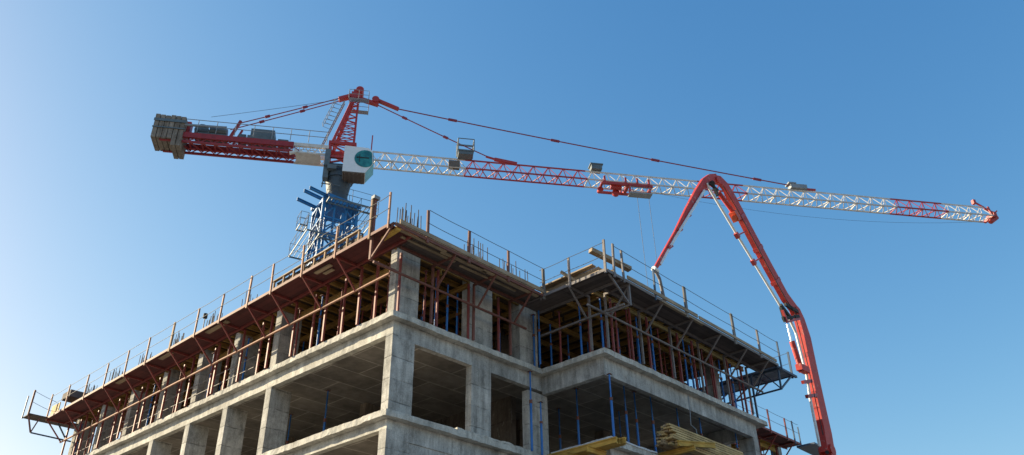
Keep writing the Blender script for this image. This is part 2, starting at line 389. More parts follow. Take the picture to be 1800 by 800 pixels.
# edge boards and side planks at the rim of the new slab
def plankthing(name, label, cat, segs, mat, group=None):
    p0 = segs[0][0]; t = thing(name, label, cat, p0, group)
    for i, (p, q, wd, h) in enumerate(segs):
        m = MB(); m.bar(p, q, wd, h); m.build('board', mat, t)
    return t
plankthing('edge_form', 'long sunlit edge board with battens along the top slab on the right facade', 'edge board',
  [((-.1,.02,16.42),(7.0,.02,16.42),.05,.42), ((.0,-.14,16.24),(6.4,-.14,16.24),.2,.05), ((.2,-.26,16.02),(2.5,-.24,16.05),.14,.06), ((2.1,-.30,16.0),(6.3,-.28,16.0),.14,.06)], 'plank')
plankthing('edge_form', 'edge board along the top slab of the left facade', 'edge board',
  [((.03,-.1,16.35),(.03,LY,16.35),.05,.5), ((-.15,.0,16.15),(-.15,LY-.4,16.15),.2,.05)], 'plankY')
plankthing('edge_form', 'raised sunlit edge board above the side deck of the projecting block', 'edge board',
  [((BX0-.02,-.1,16.4),(BX0-.02,BY-.05,16.4),.05,.42), ((BX0-.2,-.2,16.60),(BX0-.12,BY+.1,16.68),.26,.05)], 'plankY')
plankthing('edge_form', 'dark edge board along the front of the projecting block top slab', 'edge board',
  [((BX0,BY-.02,16.35),(18.6,BY-.02,16.35),.05,.5), ((BX0,BY-.4,15.78),(18.2,BY-.4,15.78),.2,.05)], 'plank')
# yellow beam at the corner, right under the boards
o = MB().bar((-.86,-.30,15.50), (-.92,-1.18,15.50), .15, .1).build('timber_beam', 'yellow'); tag(o, 'bright yellow timber beam under the near corner of the top deck', 'timber beam')
plankthing('toe_board', 'tan boards along the outer edge of the deck on the short right facade', 'toe board',
  [((-.95,-1.27,15.73),(6.05,-1.27,15.74),.05,.16), ((-.85,-1.1,15.54),(1.2,-1.12,15.54),.12,.05), ((1.1,-1.0,15.54),(3.2,-1.05,15.54),.12,.05), ((-.5,-.8,15.54),(1.9,-.82,15.54),.10,.05), ((3.0,-1.1,15.54),(5.9,-1.08,15.54),.14,.05), ((2.2,-.75,15.54),(5.0,-.8,15.54),.08,.05)], 'plank')
plankthing('toe_board', 'weathered boards along the outer edge of the projecting block front deck', 'toe board',
  [((7.3,BY-1.27,15.72),(12.0,BY-1.27,15.73),.05,.14), ((12.1,BY-1.28,15.71),(18.5,BY-1.27,15.71),.05,.12), ((9.5,BY-1.2,15.54),(12.5,BY-1.18,15.54),.12,.05)], 'plank')
plankthing('toe_board', 'pale patched boards under the outer edge of the left facade deck', 'toe board',
  [((-.95,2.4,15.54),(-.95,3.3,15.54),.16,.04), ((-.7,2.6,15.54),(-.72,3.1,15.54),.14,.04), ((-1.0,9.0,15.54),(-1.0,10.6,15.54),.2,.04), ((-1.0,13.5,15.54),(-1.0,14.5,15.54),.2,.04), ((-.98,17.6,15.54),(-.98,18.6,15.54),.2,.04)], 'plankY')
# loose planks on the block roof
o = MB().bar((6.55,-3.2,16.95), (8.3,-3.7,16.62), .22, .16).build('loose_plank', 'plank'); tag(o, 'thick plank tilted up above the corner of the projecting block', 'plank')
o = MB().bar((6.6,-2.3,15.85), (7.0,-3.9,15.95), .3, .06).build('loose_plank', 'pale'); tag(o, 'bright sunlit plank lying flat on the side deck of the projecting block', 'plank')
o = MB().bar((6.35,-1.9,16.45), (6.9,-2.6,15.72), .1, .1).build('loose_plank', 'plank'); tag(o, 'short plank leaning against the deck post beside the inner corner', 'plank')
# row of low boxes on the left deck
sh = thing('shutter_frame', 'low timber shutter frames on the top slab before the blue crane mast', 'shutter frame', (-.2,2,16.6))
m = MB(); m.bar((-.22,1.9,17.05), (-.22,7.4,16.95), .12, .05); m.build('rail', 'plankY', sh)
for i in range(9):
    y = 1.95+i*.67; m = MB(); m.bar((-.22,y,16.1), (-.22,y,17.03-.01*i), .07); m.build('upright', 'plankZ', sh)
m = MB(); m.box(-.12,-.06,1.9,7.3,16.55,16.92); m.build('panel', 'ply', sh)

# ------------------------------------------------------------------ work platforms
DZ = 15.6; PZ = 14.57
def platform(label, A, B, out, posts, frames, mats, post_h=1.15, bars=(), heights=(1.12,.6), pipe=True, pipe_ext=0, deck_w=1.1, wall=-.08, pmats=None, d0=0, cat='work platform', redposts=True):
    """A,B: ends along the facade line (xy), out: outward unit (xy). posts/frames given as distances from A."""
    A = Vector((*A, 0)); B = Vector((*B, 0)); O = Vector((*out, 0)); D = (B-A).normalized(); L = (B-A).length
    deckm, postm, pipem, braceM = mats
    t = thing('work_platform', label, cat, (A+O*.6+Vector((0,0,DZ))), 'work platforms round the top storey')
    def W(s, o, z): return A+D*s+O*o+Vector((0,0,z))
    m = MB(); m.bar(W(d0,.1+deck_w/2,DZ), W(L,.1+deck_w/2,DZ), deck_w, .045); m.build('deck', deckm, t)
    m = MB(); m.bar(W(0,.1+deck_w+.02,DZ-.01), W(L,.1+deck_w+.02,DZ-.01), .035, .11); m.build('edge_rail', pipem, t)
    m = MB(); m.bar(W(d0,.3,DZ-.07), W(L,.3,DZ-.07), .06, .09); m.build('joist', braceM, t)
    if pipe:
        m = MB(); m.tube(W(-pipe_ext,.25,PZ), W(L,.25,PZ), .045, 8); m.build('lower_pipe', 'litrust' if pipem == 'rusty' and out[0] == -1 else pipem, t)
    for s in frames:
        m = MB(); jx = rnd.uniform(-.04, .04)
        m.bar(W(s,.27,PZ), W(s+jx,.1+deck_w-.02,DZ-.08), .055); m.build('brace', braceM, t)
        m = MB(); m.bar(W(s,.02,DZ-.07), W(s,.1+deck_w,DZ-.07), .06, .08); m.build('bracket_arm', braceM, t)
        if redposts:
            m = MB(); m.bar(W(s,.06,13.37), W(s,.06,DZ-.12), .075); m.build('bracket_post', braceM, t)
    for s, h, wd, pm in posts:
        m = MB(); m.bar(W(s,.1+deck_w+.03,DZ-.15), W(s+rnd.uniform(-.03,.03),.1+deck_w+.03+rnd.uniform(-.02,.03),DZ+h), wd, .06, up=tuple(O)); m.build('post', pm or postm, t)
    ss = [p[0] for p in posts]
    for hh in heights:
        m = MB()
        for a, b in zip(ss, ss[1:]):
            m.sag(W(a,.1+deck_w+.06,DZ+hh), W(b,.1+deck_w+.06,DZ+hh), .011, rnd.uniform(.0,.03))
        m.build('guard_wire', 'wire' if pm is None or True else postm, t)
    return t, W
py = [-1.02,-.05,1.8,3.75,5.7,7.3,9.3,11.22,13.28,15.43,17.4,19.5,21.64,23.83,26.0]
hh = [1.25,1.42,1.12,1.15,1.12,1.22,1.15,1.15,1.2,1.15,1.12,1.1,1.12,1.2,1.25]
thick = {-.05:.09, 13.28:.11, 7.3:.08, 26.0:.07}
platform('long red brown cantilever work platform with lit lower pipe along the left facade', (0,-1.05), (0,26.1), (-1,0),
  [(y+1.05, h, thick.get(y, .06), 'plankZ' if y in (13.28,-.05) else 'litrust') for y, h in zip(py, hh)],
  [y+1.05 for y in py[2:]], ('deckred','rusty','rusty','redprop'), pipe_ext=-1.05)
platform('grey brown work platform along the short right facade ending at the inner corner', (-1.12,0), (6.15,0), (0,-1),
  [(1.38+.0,1.1,.10,None),(3.3,1.12,.10,None),(5.28,1.12,.09,None),(7.24,1.12,.12,'greyboard')],
  [2.7, 4.7, 6.6], ('deckgrey','rusty','rusty','rusty'), d0=1.03)
platform('grey work platform on the side of the projecting block facing the inner corner', (BX0,-.1), (BX0,BY-1.2), (-1,0),
  [(1.0,0.02,.05,None),(2.42,1.1,.08,None),(4.05,1.2,.09,None)], [2.35], ('deckgreyY','greysteel','greysteel','greysteel'), heights=(1.08,.55))
platform('long dark grey work platform along the front of the projecting block', (6.15,BY), (18.74,BY), (0,-1),
  [(.4,1.22,.09,None),(.98,1.18,.08,None),(2.97,1.18,.07,'darkblue'),(5.12,1.2,.16,'greyboard'),(8.83,1.25,.16,'greyboard'),(10.98,1.2,.11,None),(12.85,1.2,.08,'darkblue')],
  [1.35, 3.5, 5.6, 7.7, 9.8, 11.7], ('deckgrey','greysteel','greysteel','greysteel'), heights=(1.15,.62), d0=1.06)
# end platform on the far side of the block, seen against the sky
t, W = platform('dark blue end platform hanging past the right end of the projecting block', (18.7,BY-1.1), (18.7,3.0), (1,0),
  [(0.05,1.15,.09,'darkblue'),(2.6,1.1,.07,'darkblue'),(5.2,1.1,.07,'darkblue')], [1.3,2.4,3.5,4.6,5.7,6.8], ('deckblue','darkblue','darkblue','darkblue'), deck_w=1.55)
m = MB(); m.bar(W(.05,.25,PZ), W(.05,.3,DZ-.05), .07); m.bar(W(.05,.25,PZ), W(.05,1.6,DZ-.05), .07); m.bar(W(.05,.25,PZ+.01), W(.8,.25,DZ-.08), .05); m.bar(W(1.3,.25,PZ+.01), W(.8,.25,DZ-.08), .05); m.bar(W(-.02,0,DZ-.05), W(-.02,1.95,DZ-.03), .10); m.build('outrigger', 'darkblue', t)
# corner frame at the near corner
t = thing('corner_bracket', 'rusty open corner bracket hanging below the near corner of the top deck', 'bracket', (-1.14,-.1,14.7))
MB().bar((-1.14,-.1,14.7), (-1.14,-.1,17.0), .09).build('upright', 'rusty', t)
MB().bar((-1.14,-.1,14.72), (-1.14,-1.2,15.62), .06).build('brace', 'rusty', t)
MB().bar((-1.14,-.1,15.62), (-1.14,-1.2,15.62), .06).build('arm', 'rusty', t)
MB().bar((-1.14,-.1,14.7), (-.1,-.1,14.7), .05).build('lower_bar', 'rusty', t)
t = thing('corner_bracket', 'grey open corner bracket hanging below the corner of the projecting block deck', 'bracket', (7.5,-4.1,14.7))
MB().bar((7.52,-4.08,14.7), (7.52,-4.08,15.56), .09).build('upright', 'greysteel', t)
MB().bar((7.5,-4.08,14.74), (6.35,-4.08,15.56), .06).build('brace', 'greysteel', t)
MB().tube((7.5,-4.08,14.72), (7.5,BY,14.72), .04).build('lower_bar', 'greysteel', t)
# far end frame of the left facade
t = thing('end_platform', 'small open end platform past the far left end of the left facade', 'work platform', (-1.2,26.4,15.6))
MB().bar((-2.1,26.35,15.6), (.6,26.35,15.6), .9, .05, up=(0,0,1)).build('deck', 'deckgrey', t)
MB().bar((-2.12,26.0,15.55), (-2.12,26.0,16.85), .08).build('post', 'rusty', t)
MB().bar((-2.12,26.8,15.55), (-2.12,26.8,16.75), .05).build('post', 'darkblue', t)
m = MB(); m.bar((-2.1,26.0,15.55), (-1.75,26.1,14.75), .06); m.bar((-1.55,26.0,15.5), (-1.75,26.1,14.75), .05); m.build('brace', 'rusty', t)
m = MB(); m.bar((-1.75,26.1,14.75), (.25,26.1,14.72), .06); m.bar((-.6,26.1,15.5), (-.0,26.1,14.75), .06); m.build('outrigger', 'darkblue', t)
m = MB(); m.sag((-2.12,26,16.8), (-.6,27.1,16.85), .011, .02); m.sag((-2.12,26,16.25), (-.6,27.1,16.3), .011, .02); m.build('guard_wire', 'wire', t)
o = MB().bar((-1.0,25.3,16.0), (-1.0,26.3,16.0), .04, .65).build('plywood_sheet', 'pale'); tag(o, 'pale board standing upright at the far left end of the deck', 'board')
o = MB().box(-.9,.2,24.6,25.6,16.5,16.85).build('material_box', 'deckgrey'); tag(o, 'dark low box on the deck near the far left end', 'box')

# guard pipes in the upper storey, left facade
gp = thing('guard_pipe', 'pair of thin guard pipes across the top storey openings of the left facade', 'guard rail', (.1,15,13.9))
MB().tube((.12,8.5,14.25), (.12,25.5,14.25), .018, 6).build('pipe', 'greysteel', gp)
MB().tube((.12,8.5,13.8), (.12,25.5,13.8), .018, 6).build('pipe', 'greysteel', gp)

# ------------------------------------------------------------------ props
def make_prop(kind, h, label, group, loc):
    pm = {'red': 'redprop', 'blue': 'blueprop'}[kind]
    t = thing('steel_prop', label, 'steel prop', loc, group)
    x, y, z = loc
    ot = MB().tube((x,y,z), (x,y,z+h*.62), .045 if h > 2.5 else .04, 8).build('outer_tube', pm, t)
    it = MB().tube((x,y,z+h*.60), (x,y,z+h-.01), .028, 8).build('inner_tube', pm, t)
    MB().tube((x,y,z+h*.585), (x,y,z+h*.63), .06, 8).build('collar', 'rusty', ot)
    MB().box(x-.08,x+.08,y-.08,y+.08,z+h-.01,z+h).build('head_plate', 'rusty', it)
    return t
def order(i): return ['first','second','third','fourth','fifth','sixth','seventh','eighth','ninth','tenth','eleventh','twelfth','thirteenth','fourteenth','fifteenth'][i]
# upper storey
H = 15.61-13.36
src = {k: None for k in ('red','blue')}
def prop(kind, x, y, label, group):
    if src[kind] is None: src[kind] = make_prop(kind, H, label, group, (x, y, 13.36)); return
    dup(src[kind], (x, y, 13.36), label, group)
for i in range(20):
    y = .95+1.3*i
    for j, x in enumerate((.45, 2.3, 3.7, 5.1)):
        if any(abs(y-(ly+.2)) < .35 for ly in leftY) and x < 1: continue
        kind = 'red' if (j == 0 and i % 2 == 0) or rnd.random() < .25 else 'blue'
        seg = 'near half' if y < 13 else 'far half'
        row = 'front row' if j == 0 else 'inner rows'
        prop(kind, x+rnd.uniform(-.1,.1), y+rnd.uniform(-.2,.2), f'{kind} prop in the {row} of the top storey, {seg} of left facade', f'{kind} props, {row}, {seg} of the left facade')
for i, x in enumerate((1.75, 2.35, 3.0, 5.2, 5.9)):
    kind = 'red' if i in (0, 3) else 'blue'
    prop(kind, x, .5+.1*i, f'{order(i)} prop right of the top corner column, {kind}, on the short right facade', 'props along the short right facade')
for i, (x, y, kd) in enumerate(((6.9,-.25,'blue'),(7.1,.2,'blue'))):
    prop(kd, x, y, ['blue prop beside the inner corner, left of the pair', 'blue prop beside the inner corner, right of the pair'][i], 'props at the inner corner')
for y, kd, lb in ((-.7,'red','red prop on the side ledge of the block next to the inner corner'), (-1.7,'blue','blue prop in the middle of the block side ledge'), (-2.2,'red','red prop on the block side ledge near its corner')):
    prop(kd, 7.6, y, lb, 'props along the block side')
for i in range(14):
    x = 7.75+.78*i; kd = ('blue','red','red','blue')[i % 4]
    prop(kd, x, BY+.35+rnd.uniform(-.12,.12), f'{order(i)} prop from the left along the top front edge of the projecting block, {kd}', 'props along the block front')
for y in (-1.4,.4,1.9,3.4):
    for i in range(9):
        x = 8.3+1.15*i; kd = 'blue' if rnd.random() < .6 else 'red'
        prop(kd, x+rnd.uniform(-.2,.2), y+rnd.uniform(-.15,.15), f'{kd} prop standing deep inside the top storey of the projecting block', f'{kd} props inside the block')
for i in range(5):
    for y in (1.9, 3.4):
        kd = 'blue' if (i+int(y)) % 3 else 'red'
        prop(kd, 1.7+1.2*i, y, f'{kd} steel prop inside the top storey behind the short right facade', f'{kd} props behind the short right facade')
for i, (x, y) in enumerate(((16.3,-2.2),(16.8,-1.2),(17.2,-2.4),(17.7,-.6),(18.0,-2.0),(18.3,-1.2),(18.35,.2),(17.6,1.4),(18.2,2.2))):
    prop('blue', x, y, f'{order(i)} blue prop from the left at the right end of the projecting block', 'blue props at the right end of the block')
# extra red uprights between brackets (left facade)
ups = None
for i, y in enumerate([1.1, 2.9, 4.7, 8.2, 10.6, 11.8, 14.4, 16.6, 18.3, 20.6, 22.9, 24.9]):
    lb = f'{order(i)} slim red upright from the near corner on the left ledge'
    if ups is None:
        ups = MB().bar((0,0,0), (0,0,2.2), .07).build('upright_post', 'redprop'); tag(ups, lb, 'post', 'red uprights on the left ledge'); ups.location = (.1,y,13.37)
    else:
        c = ups.copy(); COL.objects.link(c); c.location = (.1,y,13.37); c['label'] = lb
for i, x in enumerate([.25, 1.95, 3.45, 5.0, 8.0, 9.2, 10.35, 12.5, 13.6, 15.1, 16.4, 17.6]):
    front = x > 7; lb = (f'{order(i-4)} slim red upright from the left on the projecting block front ledge' if front else f'{order(i)} slim red upright from the near corner on the short right ledge')
    c = ups.copy(); COL.objects.link(c); c.location = (x, (BY if front else 0)+.08, 13.37); c['label'] = lb; c['group'] = 'red uprights on the block front ledge' if front else 'red uprights on the short right ledge'
# lower storey props in the block and at the wall
lp = None
def prop_low(x, y, z, h, label):
    global lp
    if lp is None: lp = make_prop('blue', 2.8, label, 'blue props under the projecting block', (x, y, z)); lp.scale = (1,1,h/2.8); return
    dup(lp, (x, y, z), label, scale=(1,1,h/2.8))
for i, (x, y) in enumerate(((9.3,-.0),(10.1,-1.7),(11.2,-1.4),(11.8,-1.75),(12.6,.4),(13.25,-2.0),(14.6,-2.2),(17.5,-2.2),(10.6,2.0))):
    prop_low(x, y, 10.06, 3.04, f'{order(i)} blue prop from the left under the projecting block ceiling')
prop_low(7.48, -2.95, 10.06, 2.33, 'blue prop standing right under the corner of the projecting block beam')
prop_low(6.35, -.22, 10.0, 2.93, 'tall blue prop in front of the column left of the inner corner')
prop_low(7.0, -.12, 10.0, 1.95, 'short blue prop in front of the column at the inner corner')
prop_low(2.6, 7.0, 10.06, 3.04, 'dark prop inside the open storey behind the left facade')
prop_low(3.2, 10.4, 10.06, 3.04, 'dark prop far inside the open storey behind the left facade')
# hanging pipe / cable on the block
o = MB().path([(12.6,BY-.03,12.9),(12.6,BY-.03,12.2),(12.55,BY-.02,11.7),(12.9,BY-.02,11.6),(12.95,BY-.02,11.2)], .018).build('hanging_cable', 'galv'); tag(o, 'thin grey cable hanging under the front beam of the projecting block', 'cable')

# ------------------------------------------------------------------ starter bars
def starter(x, y, n, wx, wy, h, label, z=16.45):
    t = thing('starter_bars', label, 'rebar', (x,y,z), 'rebar clusters above the columns')
    for i in range(n):
        px = x+wx*(i/(max(1,n-1)))+rnd.uniform(-.04,.04); pyy = y+(wy if i % 2 else 0)+rnd.uniform(-.03,.03); hh_ = h+rnd.uniform(-.35,.12)
        MB().tube((px,pyy,z), (px+rnd.uniform(-.04,.04),pyy+rnd.uniform(-.04,.04),z+hh_), .017, 5).build('bar', 'rebar', t)
    return t
starter(.35,.3,18,.95,.3,1.35,'starter bars rising above the near corner column')
starter(3.75,.4,14,1.0,.3,1.35,'starter bars above the middle column of the short right facade')
starter(5.6,.4,13,1.5,.3,1.3,'starter bars above the column left of the inner corner')
for i, y in enumerate(leftY):
    starter(.3, y, 16, .5, .36, (1.35 if i else 1.15), f'starter bars above the {order(i)} left facade column from the near corner')
starter(7.7,-1.2,7,.5,.3,.7,'short starter bars behind the raised board of the projecting block')
starter(13,-1.5,5,.8,.3,1.0,'sparse starter bars in the middle of the projecting block roof')
o = MB().box(-1.26,-1.02,-.2,-.02,17.0,17.12).build('work_lamp', 'galv'); tag(o, 'small grey lamp housing on top of the thick board post by the near corner', 'lamp')
m = MB(); m.tube((-.6,11.9,16.75),(-.6,11.9,16.95),.09,10); o = m.build('flood_lamp', 'rubber'); tag(o, 'small dark lamp among the starter bars on the left deck', 'lamp')
MB().tube((-.6,11.9,15.62),(-.6,11.9,16.75),.02,6).build('stem', 'greysteel', o)

# ------------------------------------------------------------------ stacks on the lower ledge of the block
t = thing('timber_stack', 'stack of pale sawn battens on the ledge under the projecting block', 'timber stack', (10.3,-3.2,10.4))
for r in range(8):
    for c in range(5):
        if r > 6 and c > 2: continue
        y = -3.52+c*.155+rnd.uniform(-.01,.01); z = 10.41+r*.088
        dx = rnd.uniform(-.35,.12)
        m = MB(); m.bar((10.35+dx,y,z), (15.0+rnd.uniform(-.3,.3),y+rnd.uniform(-.01,.01),z-.01), .14, .066); m.build('batten', ('pale','pale','pale','paleold','plank')[(r*5+c*3+int(rnd.random()*3)) % 5], t)
for i, (x, y0, y1) in enumerate(((10.9,-4.0,-1.5),(13.6,-4.0,-1.5))):
    o = MB().ibeam((x,y0,10.26), (x,y1,10.26), .14, .2).build('timber_beam', 'yellowY'); tag(o, ['yellow beam under the left end of the batten stack', 'yellow beam under the right part of the batten stack'][i], 'timber beam', 'yellow bearers under the battens')
o = MB().ibeam((10.2,-3.75,10.33), (12.6,-3.85,10.72), .1, .2).build('timber_beam', 'yellow'); tag(o, 'bright yellow beam lying slanted in front of the batten stack', 'timber beam')
for i in range(5):
    x = 7.20-i*.13
    o = MB().ibeam((x,-.3,9.78-.012*i), (x+rnd.uniform(-.02,.02),-3.55+rnd.uniform(-.25,.25),9.78-.012*i), .1, .2).build('timber_beam', 'yellowY')
    tag(o, f'{order(i)} yellow beam counted outward from the corner ledge under the projecting block', 'timber beam', 'yellow beams beside the corner ledge')
for i in range(3):
    o = MB().ibeam((6.3,-.9-.9*i,9.55), (7.28,-.9-.9*i,9.55), .1, .2).build('timber_beam', 'yellow'); tag(o, f'{order(i)} short yellow bearer from the back under the beams beside the corner ledge', 'timber beam', 'short yellow bearers beside the corner ledge')
for i in range(4):
    o = MB().bar((7.7+.2*i,-1.4-.4*i,10.16), (8.9+.2*i,-1.7-.3*i,10.18), .12, .07).build('loose_plank', 'plank'); tag(o, f'{order(i)} short plank from the back lying on the block corner ledge', 'plank', 'short planks on the corner ledge')
m = MB(); m.rbox(BX0-.02,BX0+.55,BY-.03,-.3,10.062,10.12,.1,.02,3); m.rbox(BX0+.56,10.0,BY-.03,BY+.4,10.062,10.12,.1,.02,4); o = m.build('mortar_crust', 'white'); tag(o, 'pale mortar crust spilled along the corner ledge under the projecting block', 'mortar')
m = MB(); m.rbox(3.0,6.6,.02,.35,10.062,10.13,.08,.035,6); o = m.build('rubble', 'ledge'); tag(o, 'rubble lying along the ledge between the right facade columns', 'rubble')

# ------------------------------------------------------------------ farther wing at lower right
wg = thing('far_wing', 'farther wing of the concrete building low at the right behind the projecting block', 'building', (24,4,0))
for t_ in (13.36, 10.06, 6.76): MB().box(21.5,31.5,2.0,12,t_-.3,t_).build('floor_slab', 'ledge', wg)
for x in (22.0,25.0,28.0,31.0):
    MB().box(x-.2,x+.2,2.2,2.7,0,15.9).build('column', 'column', wg)
MB().box(21.5,31.5,2.0,12,15.9,16.3).build('new_slab', 'conc', wg)
MB().box(22,31,7,7.3,0,15.88).build('core_wall', 'core', wg)
platform('dark red work platform with posts on the farther wing at the lower right', (22.5,2.0), (30.9,2.0), (0,-1),
  [(1.0,1.2,.12,None),(2.9,1.2,.1,None),(4.75,1.2,.1,None),(6.7,1.15,.1,None),(7.6,1.2,.08,'darkblue'),(8.3,1.0,.05,'darkblue')], [1.5,3.5,5.5,7.5], ('deckred','redprop','redprop','redprop'))
t = thing('slab_formwork', 'yellow timber formwork beams under the farther wing at the lower right', 'formwork', (26,3,15.6), 'timber formwork under the top slab')
for i in range(14): MB().ibeam((22.8+.6*i,1.7,15.75), (22.8+.6*i,6.8,15.75), .1, .2).build('cross_beam', 'yellowY', t)
for y in (2.3,4,5.5): MB().ibeam((22,y,15.5), (31.2,y,15.5), .1, .2).build('main_beam', 'yellow', t)
for i in range(8):
    for y in (2.4, 4.0):
        kd = 'blue' if (i+int(y)) % 2 else 'red'
        prop(kd, 23+1.05*i, y, f'{kd} prop under the farther wing at the lower right', f'{kd} props of the farther wing')
o = MB().bar((31.0,.6,15.55),(33.4,.6,15.5),1.1,.1).build('hung_platform', 'darkblue'); tag(o, 'dark blue platform end next to the foot of the pump boom', 'work platform')
o = MB().box(21.6,22.6,-.6,.4,12.5,13.3).build('sack_pile', 'pale'); o.name = 'board_pile'; tag(o, 'pile of pale boards beyond the end of the projecting block', 'board pile')

# ------------------------------------------------------------------ tower crane
CX, CY = 15.0, 26.9; JA = R(-37)
cr = thing('tower_crane', 'blue, red and white tower crane with long lattice jib above the building', 'tower crane', (CX,CY,0))
TJ = Matrix.Translation((CX,CY,0)) @ Matrix.Rotation(JA, 4, 'Z')         # local: x along jib, y away from the camera
TM = Matrix.Translation((CX,CY,0)) @ Matrix.Rotation(R(-17.7), 4, 'Z')
def part(m, name, mat, T=TJ, parent=None):
    me = m.build(name, mat, parent or cr, T=T); return me
# mast
hw = .95
m = MB()
for sx in (-1,1):
    for sy in (-1,1): m.bar((sx*hw,sy*hw,0), (sx*hw,sy*hw,36.0), .16)
n = 22; dz = 36/n
for i in range(n):
    z = i*dz
    for a, b in (((-hw,-hw),(hw,-hw)),((hw,-hw),(hw,hw)),((hw,hw),(-hw,hw)),((-hw,hw),(-hw,-hw))):
        m.bar((*a,z), (*b,z), .08)
        if i % 2: a, b = b, a
        m.bar((*a,z), (*b,z+dz), .07)
part(m, 'mast', 'craneblue', TM)
# climbing cage
m = MB(); cw = 1.3
for sx in (-1,1):
    for sy in (-1,1): m.bar((sx*cw,sy*cw,27.9), (sx*cw,sy*cw,36.0), .20)
for k in range(6):
    z = 28.0+k*1.58
    for a, b in (((-cw,-cw),(cw,-cw)),((cw,-cw),(cw,cw)),((cw,cw),(-cw,cw)),((-cw,cw),(-cw,-cw))):
        m.bar((*a,z), (*b,z), .13)
        if k < 5:
            mid = ((a[0]+b[0])/2, (a[1]+b[1])/2); m.bar((*a,z), (*mid,z+1.58), .10); m.bar((*mid,z+1.58), (*b,z), .10)
for x_ in (-.45,.45): m.bar((x_,-1.32,28.5), (x_,-1.32,35.9), .14)
m.box(-1.4,1.4,-1.4,1.4,35.7,35.95); m.bar((-.2,-1.2,29.5),(.3,-1.2,35),.3)
part(m, 'climbing_cage', 'craneblue', TM)
def ring_platform(z, r, sides, name='mast_platform'):
    m = MB()
    for s in sides:
        x0, x1, y0, y1 = s; k = max(2,int((x1-x0)/.28))
        for i in range(1,k): m.box(x0+(x1-x0)*i/k-.015,x0+(x1-x0)*i/k+.015,y0+.05,y1-.05,z-.05,z)
        m.box(x0,x1,y0,y0+.05,z-.12,z-.002); m.box(x0,x1,y1-.05,y1,z-.12,z-.002); m.box(x0,x0+.05,y0+.052,y1-.052,z-.12,z-.002); m.box(x1-.05,x1,y0+.052,y1-.052,z-.12,z-.002)
    p = part(m, name, 'cranegrey', TM)
    m = MB()
    for s in sides:
        x0, x1, y0, y1 = s
        for (a, b) in (((x0,y0),(x1,y0)),((x1,y0),(x1,y1)),((x1,y1),(x0,y1)),((x0,y1),(x0,y0))):
            for hz in (.55,1.1): m.tube((*a,z+hz),(*b,z+hz),.018,5)
            L = math.dist(a,b); k = max(1,int(L/1.2))
            for i in range(k+1):
                q = (a[0]+(b[0]-a[0])*i/k, a[1]+(b[1]-a[1])*i/k); m.tube((*q,z),(*q,z+1.1),.02,5)
    part(m, 'railing', 'wire', TM, p)
ring_platform(32.4, 2.1, [(-2.5,-1.5,-2.2,2.3),(-1.498,1.2,-2.2,-1.5)])
ring_platform(35.5, 2.1, [(-1.2,2.3,-2.3,-1.5),(1.5,2.9,-1.498,1.6)])
ring_platform(34.4, 2.1, [(-2.4,-1.8,.6,1.6)])
# climbing arms pointing left
m = MB()
for yy, x1, zz in ((-1.0,-2.8,36.3),(-.1,-2.8,36.5),(.9,-2.8,36.25)):
    m.ibeam((1.0,yy,zz-.3), (x1,yy,zz), .15, .24, .05)
for yy in (-1.2,1.2): m.bar((-1.4,yy,36.15),(1.4,yy,36.15),.22,.3)
m.box(-1.35,1.35,-1.35,1.35,35.97,36.05); part(m, 'climbing_arm', 'craneblue', Matrix.Translation((CX,CY,0)) @ Matrix.Rotation(R(-6), 4, 'Z'))
# slewing unit
m = MB(); m.tube((0,0,36.06),(0,0,37.2),.95,24,.8); m.tube((0,0,37.21),(0,0,38.5),.8,24,1.0); m.tube((0,0,38.51),(0,0,38.9),1.1,24); m.box(-1.0,1.1,-.85,.85,39.01,39.7); part(m, 'slewing_ring', 'slew')
m = MB(); m.box(-1.2,-.8,-1.0,-.4,38.2,40.9); m.bar((-1.15,-1.0,37.3),(-1.15,-.4,38.3),.08); m.bar((-1.2,-1.05,37.6),(.2,-1.05,37.5),.07); m.bar((-1.2,-1.15,39.3),(1.0,-1.15,39.2),.12); m.box(-.9,-.2,-1.3,-.9,38.9,39.25); part(m, 'service_platform', 'cranegrey')
m = MB()
for sy in (-.7,.7):
    for sx in (-.95,1.0): m.bar((sx,sy,39.7),(sx,sy,41.9),.2)
    m.bar((-.95,sy,40.4),(1.0,sy,40.4),.22); m.bar((-.95,sy,41.75),(1.0,sy,41.75),.26); m.bar((-.95,sy,41.6),(1.0,sy,40.5),.12); m.bar((-.95,sy,39.8),(1.0,sy,40.4),.12)
for sx in (-.95,1.0): m.bar((sx,-.7,41.75),(sx,.7,41.75),.22); m.bar((sx,-.7,40.4),(sx,.7,40.4),.2)
part(m, 'turntable_frame', 'cranered')
# apex tower
m = MB(); top = (.55,46.9)
for sy in (-1,1):
    pl = [Vector((-.75,sy*.75,41.9)), Vector((top[0]-.12,sy*.22,top[1]))]; pr_ = [Vector((.85,sy*.75,41.9)), Vector((top[0]+.28,sy*.22,top[1]))]
    m.bar(*pl, .2); m.bar(*pr_, .12)
    for i in range(8):
        a = pl[0].lerp(pl[1], i/8); b = pr_[0].lerp(pr_[1], (i+.5)/8); c = pl[0].lerp(pl[1], (i+1)/8)
        m.bar(a, b, .055); m.bar(b, c, .055)
for i in range(9):
    f = i/8
    for A0, A1 in (((-.75,.75),(top[0]-.12,.22)),((.85,.75),(top[0]+.28,.22))):
        x = A0[0]+(A1[0]-A0[0])*f; y = A0[1]+(A1[1]-A0[1])*f; z = 41.9+(top[1]-41.9)*f
        m.bar((x,-y,z),(x,y,z),.06)
part(m, 'apex_tower', 'cranered')
